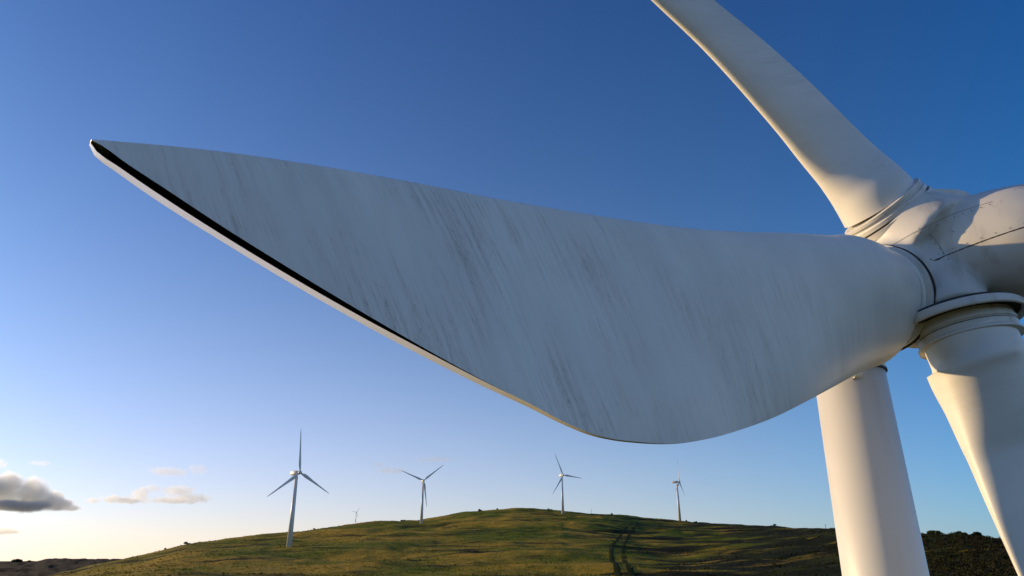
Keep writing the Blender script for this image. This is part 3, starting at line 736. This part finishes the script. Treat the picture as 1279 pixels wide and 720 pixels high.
# ------------------------------------------------------------------ far turbines
H_FAR, L_FAR = 45.0, 29.0
def far_blade_mesh():
    rows = []; n = 20; st = [(0.6, 1.0, 1.0, 0), (2.0, 1.1, .9, 0), (4.2, 2.1, .42, 12), (6.5, 2.25, .28, 9), (12, 1.55, .22, 5), (19, 1.05, .18, 2), (25, .7, .16, 0), (28.4, .3, .15, 0), (29, .08, .15, 0)]
    for (h, c, tc, tw_) in st:
        for j in range(n):
            a = 2 * math.pi * j / n; cx = math.cos(a) * .5 * c - (0 if tc > .8 else c * .12); ty = math.sin(a) * .5 * c * tc
            q = R(tw_); rows.append((cx * math.cos(q) - ty * math.sin(q), cx * math.sin(q) + ty * math.cos(q), h))
    k = len(st); fs = [(i*n + j, i*n + (j+1) % n, (i+1)*n + (j+1) % n, (i+1)*n + j) for i in range(k-1) for j in range(n)] + [tuple(range(n)), tuple(range((k-1)*n, k*n))]
    me = mk('blade', rows, fs); bm = bmesh.new(); bm.from_mesh(me); bmesh.ops.recalc_face_normals(bm, faces=bm.faces); bm.to_mesh(me); bm.free(); sharpen(me, 45); return me
def make_far():
    root = empty('wind_turbine', (0, 0, 0))
    mesh_obj('tower', lathe_mesh('tower', Vector((0, 0, -1.5)), Vector((0, 0, 1)), [(0, 1.75), (H_FAR + .2, 0.95)], 40), M_FAR, root)
    rows = []; n = 24
    for (d, hw, hh) in ((-2.3, .7, .8), (-1.9, 1.1, 1.2), (1, 1.35, 1.45), (5.2, 1.25, 1.3), (6.0, .8, .9)):
        for j in range(n):
            a = 2 * math.pi * j / n; e = .5
            rows.append((math.copysign(abs(math.cos(a))**e, math.cos(a)) * hw, d, H_FAR + .9 + math.copysign(abs(math.sin(a))**e, math.sin(a)) * hh))
    fs = [(i*n + j, i*n + (j+1) % n, (i+1)*n + (j+1) % n, (i+1)*n + j) for i in range(4) for j in range(n)] + [tuple(range(n)), tuple(range(4*n, 5*n))]
    me = mk('nacelle', rows, fs); bm = bmesh.new(); bm.from_mesh(me); bmesh.ops.recalc_face_normals(bm, faces=bm.faces); bm.to_mesh(me); bm.free(); sharpen(me, 45)
    mesh_obj('nacelle', me, M_FAR, root, smooth=False)
    me = lathe_mesh('hub', Vector((0, -2.3, H_FAR + .9)), Vector((0, -1, 0)), [(0, 1.0), (.3, 1.15), (1.3, 1.1), (2.0, .75), (2.5, .25)], 32); sharpen(me, 50); mesh_obj('hub', me, M_FAR, root, smooth=False)
    bme = far_blade_mesh()
    for q in range(3):
        b_ = mesh_obj('blade', bme, M_FAR, root, smooth=False); b_.location = (0, -3.1, H_FAR + .9); b_.rotation_euler = (0, R(120 * q), 0)
    return root
proto = make_far()
FAR_T = [  # px of base, distance, scale, rotor facing (deg to the right of the viewer), blade angle, label
    (363.5, 427, .855, 38, -6, 'nearest far turbine, one blade straight up, on the hill\'s left slope'),
    (526, 680, .82, 12, 51, 'far turbine with its upper blades in a Y, on the hill\'s left shoulder'),
    (703.5, 775, .855, 34, -25, 'far turbine on the hilltop with one blade pointing right at three o\'clock'),
    (850, 850, .94, 77, 1, 'edge-on far turbine at the right end of the hilltop'),
    (443.5, 2550, .7, 30, 38, 'tiny distant turbine peeping over the left skyline')]
def copy_tree(o, parent=None):
    c = o.copy(); COL.objects.link(c); c.parent = parent
    for ch_ in list(o.children): copy_tree(ch_, c)
    return c
for i, (px, r, sc, face, ang, lab) in enumerate(FAR_T):
    o = proto if i == 0 else copy_tree(proto)
    th = ray_angles(px, 660)[0]; x, y = r * math.sin(th), r * math.cos(th)
    z = hz(x, y)
    if i == 4:
        e = ray_angles(444, 640)[1]; z = CAM_H + r * e - (H_FAR + .9) * sc
    o.location = (x, y, z); o.scale = (sc, sc, sc)
    o.rotation_euler = (0, 0, R(face) - th)      # -Y axis turned from the viewer towards the right
    q = 0
    for ch_ in o.children:
        if ch_.name.startswith('blade'): ch_.rotation_euler = (0, R(ang + 120 * q), 0); q += 1
    tag(o, lab, 'wind turbine', 'wind turbines on the far hill')

# ------------------------------------------------------------------ clouds
def cloud(px, py, dist, puffs, dens, label, seed=0, nscale=0.010, soft=1.0, amp=1.2):
    if seed > 1: nscale *= 1.8; amp = 2.1
    """puffs in photo pixels relative to px,py: (dx, dy up, radius x, radius y)"""
    c0 = Vector(EYE) + (at(px, py, 1.0) - Vector(EYE)).normalized() * dist
    m_per = dist / F * 0.93
    th = math.atan2(c0.x, c0.y)
    root_rot = -th
    ext = [max(abs(p[0]) + p[2] for p in puffs) * m_per * 1.25, max(p[2] for p in puffs) * m_per * 1.3, max(abs(p[1]) + p[3] for p in puffs) * m_per * 1.35]
    bm = bmesh.new(); bmesh.ops.create_icosphere(bm, subdivisions=3, radius=1.22); bmesh.ops.scale(bm, vec=ext, verts=bm.verts)
    me = bpy.data.meshes.new('cloud'); bm.to_mesh(me); bm.free()
    m = bpy.data.materials.new('cloud_vapour'); m.use_nodes = True; nt = m.node_tree; nt.nodes.clear()
    out = N(nt, 'ShaderNodeOutputMaterial'); vol = N(nt, 'ShaderNodeVolumePrincipled'); nt.links.new(vol.outputs[0], out.inputs['Volume'])
    tc = N(nt, 'ShaderNodeTexCoord'); ob = tc.outputs['Object']
    nz = N(nt, 'ShaderNodeTexNoise'); nt.links.new(mapping(nt, ob, loc=(seed * 311.0, seed * 77.0, 0)), nz.inputs['Vector']); nz.inputs['Scale'].default_value = nscale
    nz.inputs['Detail'].default_value = 6; nz.inputs['Roughness'].default_value = 0.6
    acc = None
    for (dx, dy, rx, ry) in puffs:
        sv = N(nt, 'ShaderNodeVectorMath', operation='SUBTRACT'); nt.links.new(ob, sv.inputs[0]); sv.inputs[1].default_value = (dx * m_per, 0, dy * m_per)
        dv = N(nt, 'ShaderNodeVectorMath', operation='DIVIDE'); nt.links.new(sv.outputs[0], dv.inputs[0]); dv.inputs[1].default_value = (rx * m_per, max(rx, ry) * m_per * .9, ry * m_per)
        ln = N(nt, 'ShaderNodeVectorMath', operation='LENGTH'); nt.links.new(dv.outputs[0], ln.inputs[0])
        f_ = mth(nt, 'SUBTRACT', 1.0, ln.outputs['Value'])
        if acc is None: acc = f_
        else:
            n_ = N(nt, 'ShaderNodeMath', operation='SMOOTH_MAX'); nt.links.new(acc, n_.inputs[0]); nt.links.new(f_, n_.inputs[1]); n_.inputs[2].default_value = 0.15; acc = n_.outputs[0]
    val = mth(nt, 'ADD', acc, mth(nt, 'MULTIPLY', mth(nt, 'SUBTRACT', nz.outputs[0], 0.5), amp))
    d_ = mth(nt, 'MULTIPLY', mth(nt, 'DIVIDE', mth(nt, 'SUBTRACT', val, 0.08), 0.28 * soft, clamp=True), dens)
    nt.links.new(d_, vol.inputs['Density']); vol.inputs['Color'].default_value = (0.93, 0.97, 0.98, 1); vol.inputs['Anisotropy'].default_value = 0.55
    m.cycles.volume_step_rate = 0.6
    o = mesh_obj('cloud', me, m); o.location = c0; o.rotation_euler = (0, 0, root_rot)
    tag(o, label, 'cloud', 'small clouds low in the left sky')
    return o
CD = 6500
cloud(30, 617, CD, [(-40, 2, 26, 24), (-18, 4, 22, 22), (8, -1, 22, 19), (22, -6, 19, 14), (34, -10, 16, 8), (46, -13, 12, 4), (-4, -12, 42, 7)], 0.022, 'big grey cumulus cloud at the left edge of the sky', 1)
cloud(-2, 580, CD, [(0, 0, 9, 6)], 0.006, 'dark cloud fragment at the left edge above the big cumulus', 2, 0.012)
cloud(152, 622, CD, [(-27, -4, 9, 3.5), (-6, -2, 14, 5), (18, 4, 11, 9), (8, -3, 20, 4)], 0.011, 'small ragged grey cloud between the cumulus and the bright cloud', 3, 0.010)
cloud(222, 618, CD, [(-28, 6, 10, 5), (0, 4, 20, 7), (16, -4, 24, 6), (-4, -7, 30, 4)], 0.0065, 'pale cream-edged cloud left of the nearest far turbine', 4, 0.010)
cloud(224, 588, CD, [(-12, -2, 26, 6), (20, 2, 13, 7)], 0.0032, 'thin bright wisp above the cream-edged cloud', 5, 0.010)
cloud(6, 664, CD, [(-4, 0, 22, 4)], 0.009, 'thin grey cloud strip low at the left edge', 6, 0.012)
cloud(51, 579, CD, [(0, 0, 13, 3)], 0.003, 'tiny faint wisp above the big cumulus', 7, 0.014)
cloud(488, 586, CD, [(-16, 6, 10, 4), (2, -2, 24, 4)], 0.0024, 'faint cream wisp left of the Y-shaped turbine', 8, 0.012)
cloud(532, 575, CD, [(-4, 0, 13, 4), (14, 1, 26, 3)], 0.0022, 'faint wisp above the Y-shaped turbine', 9, 0.012)
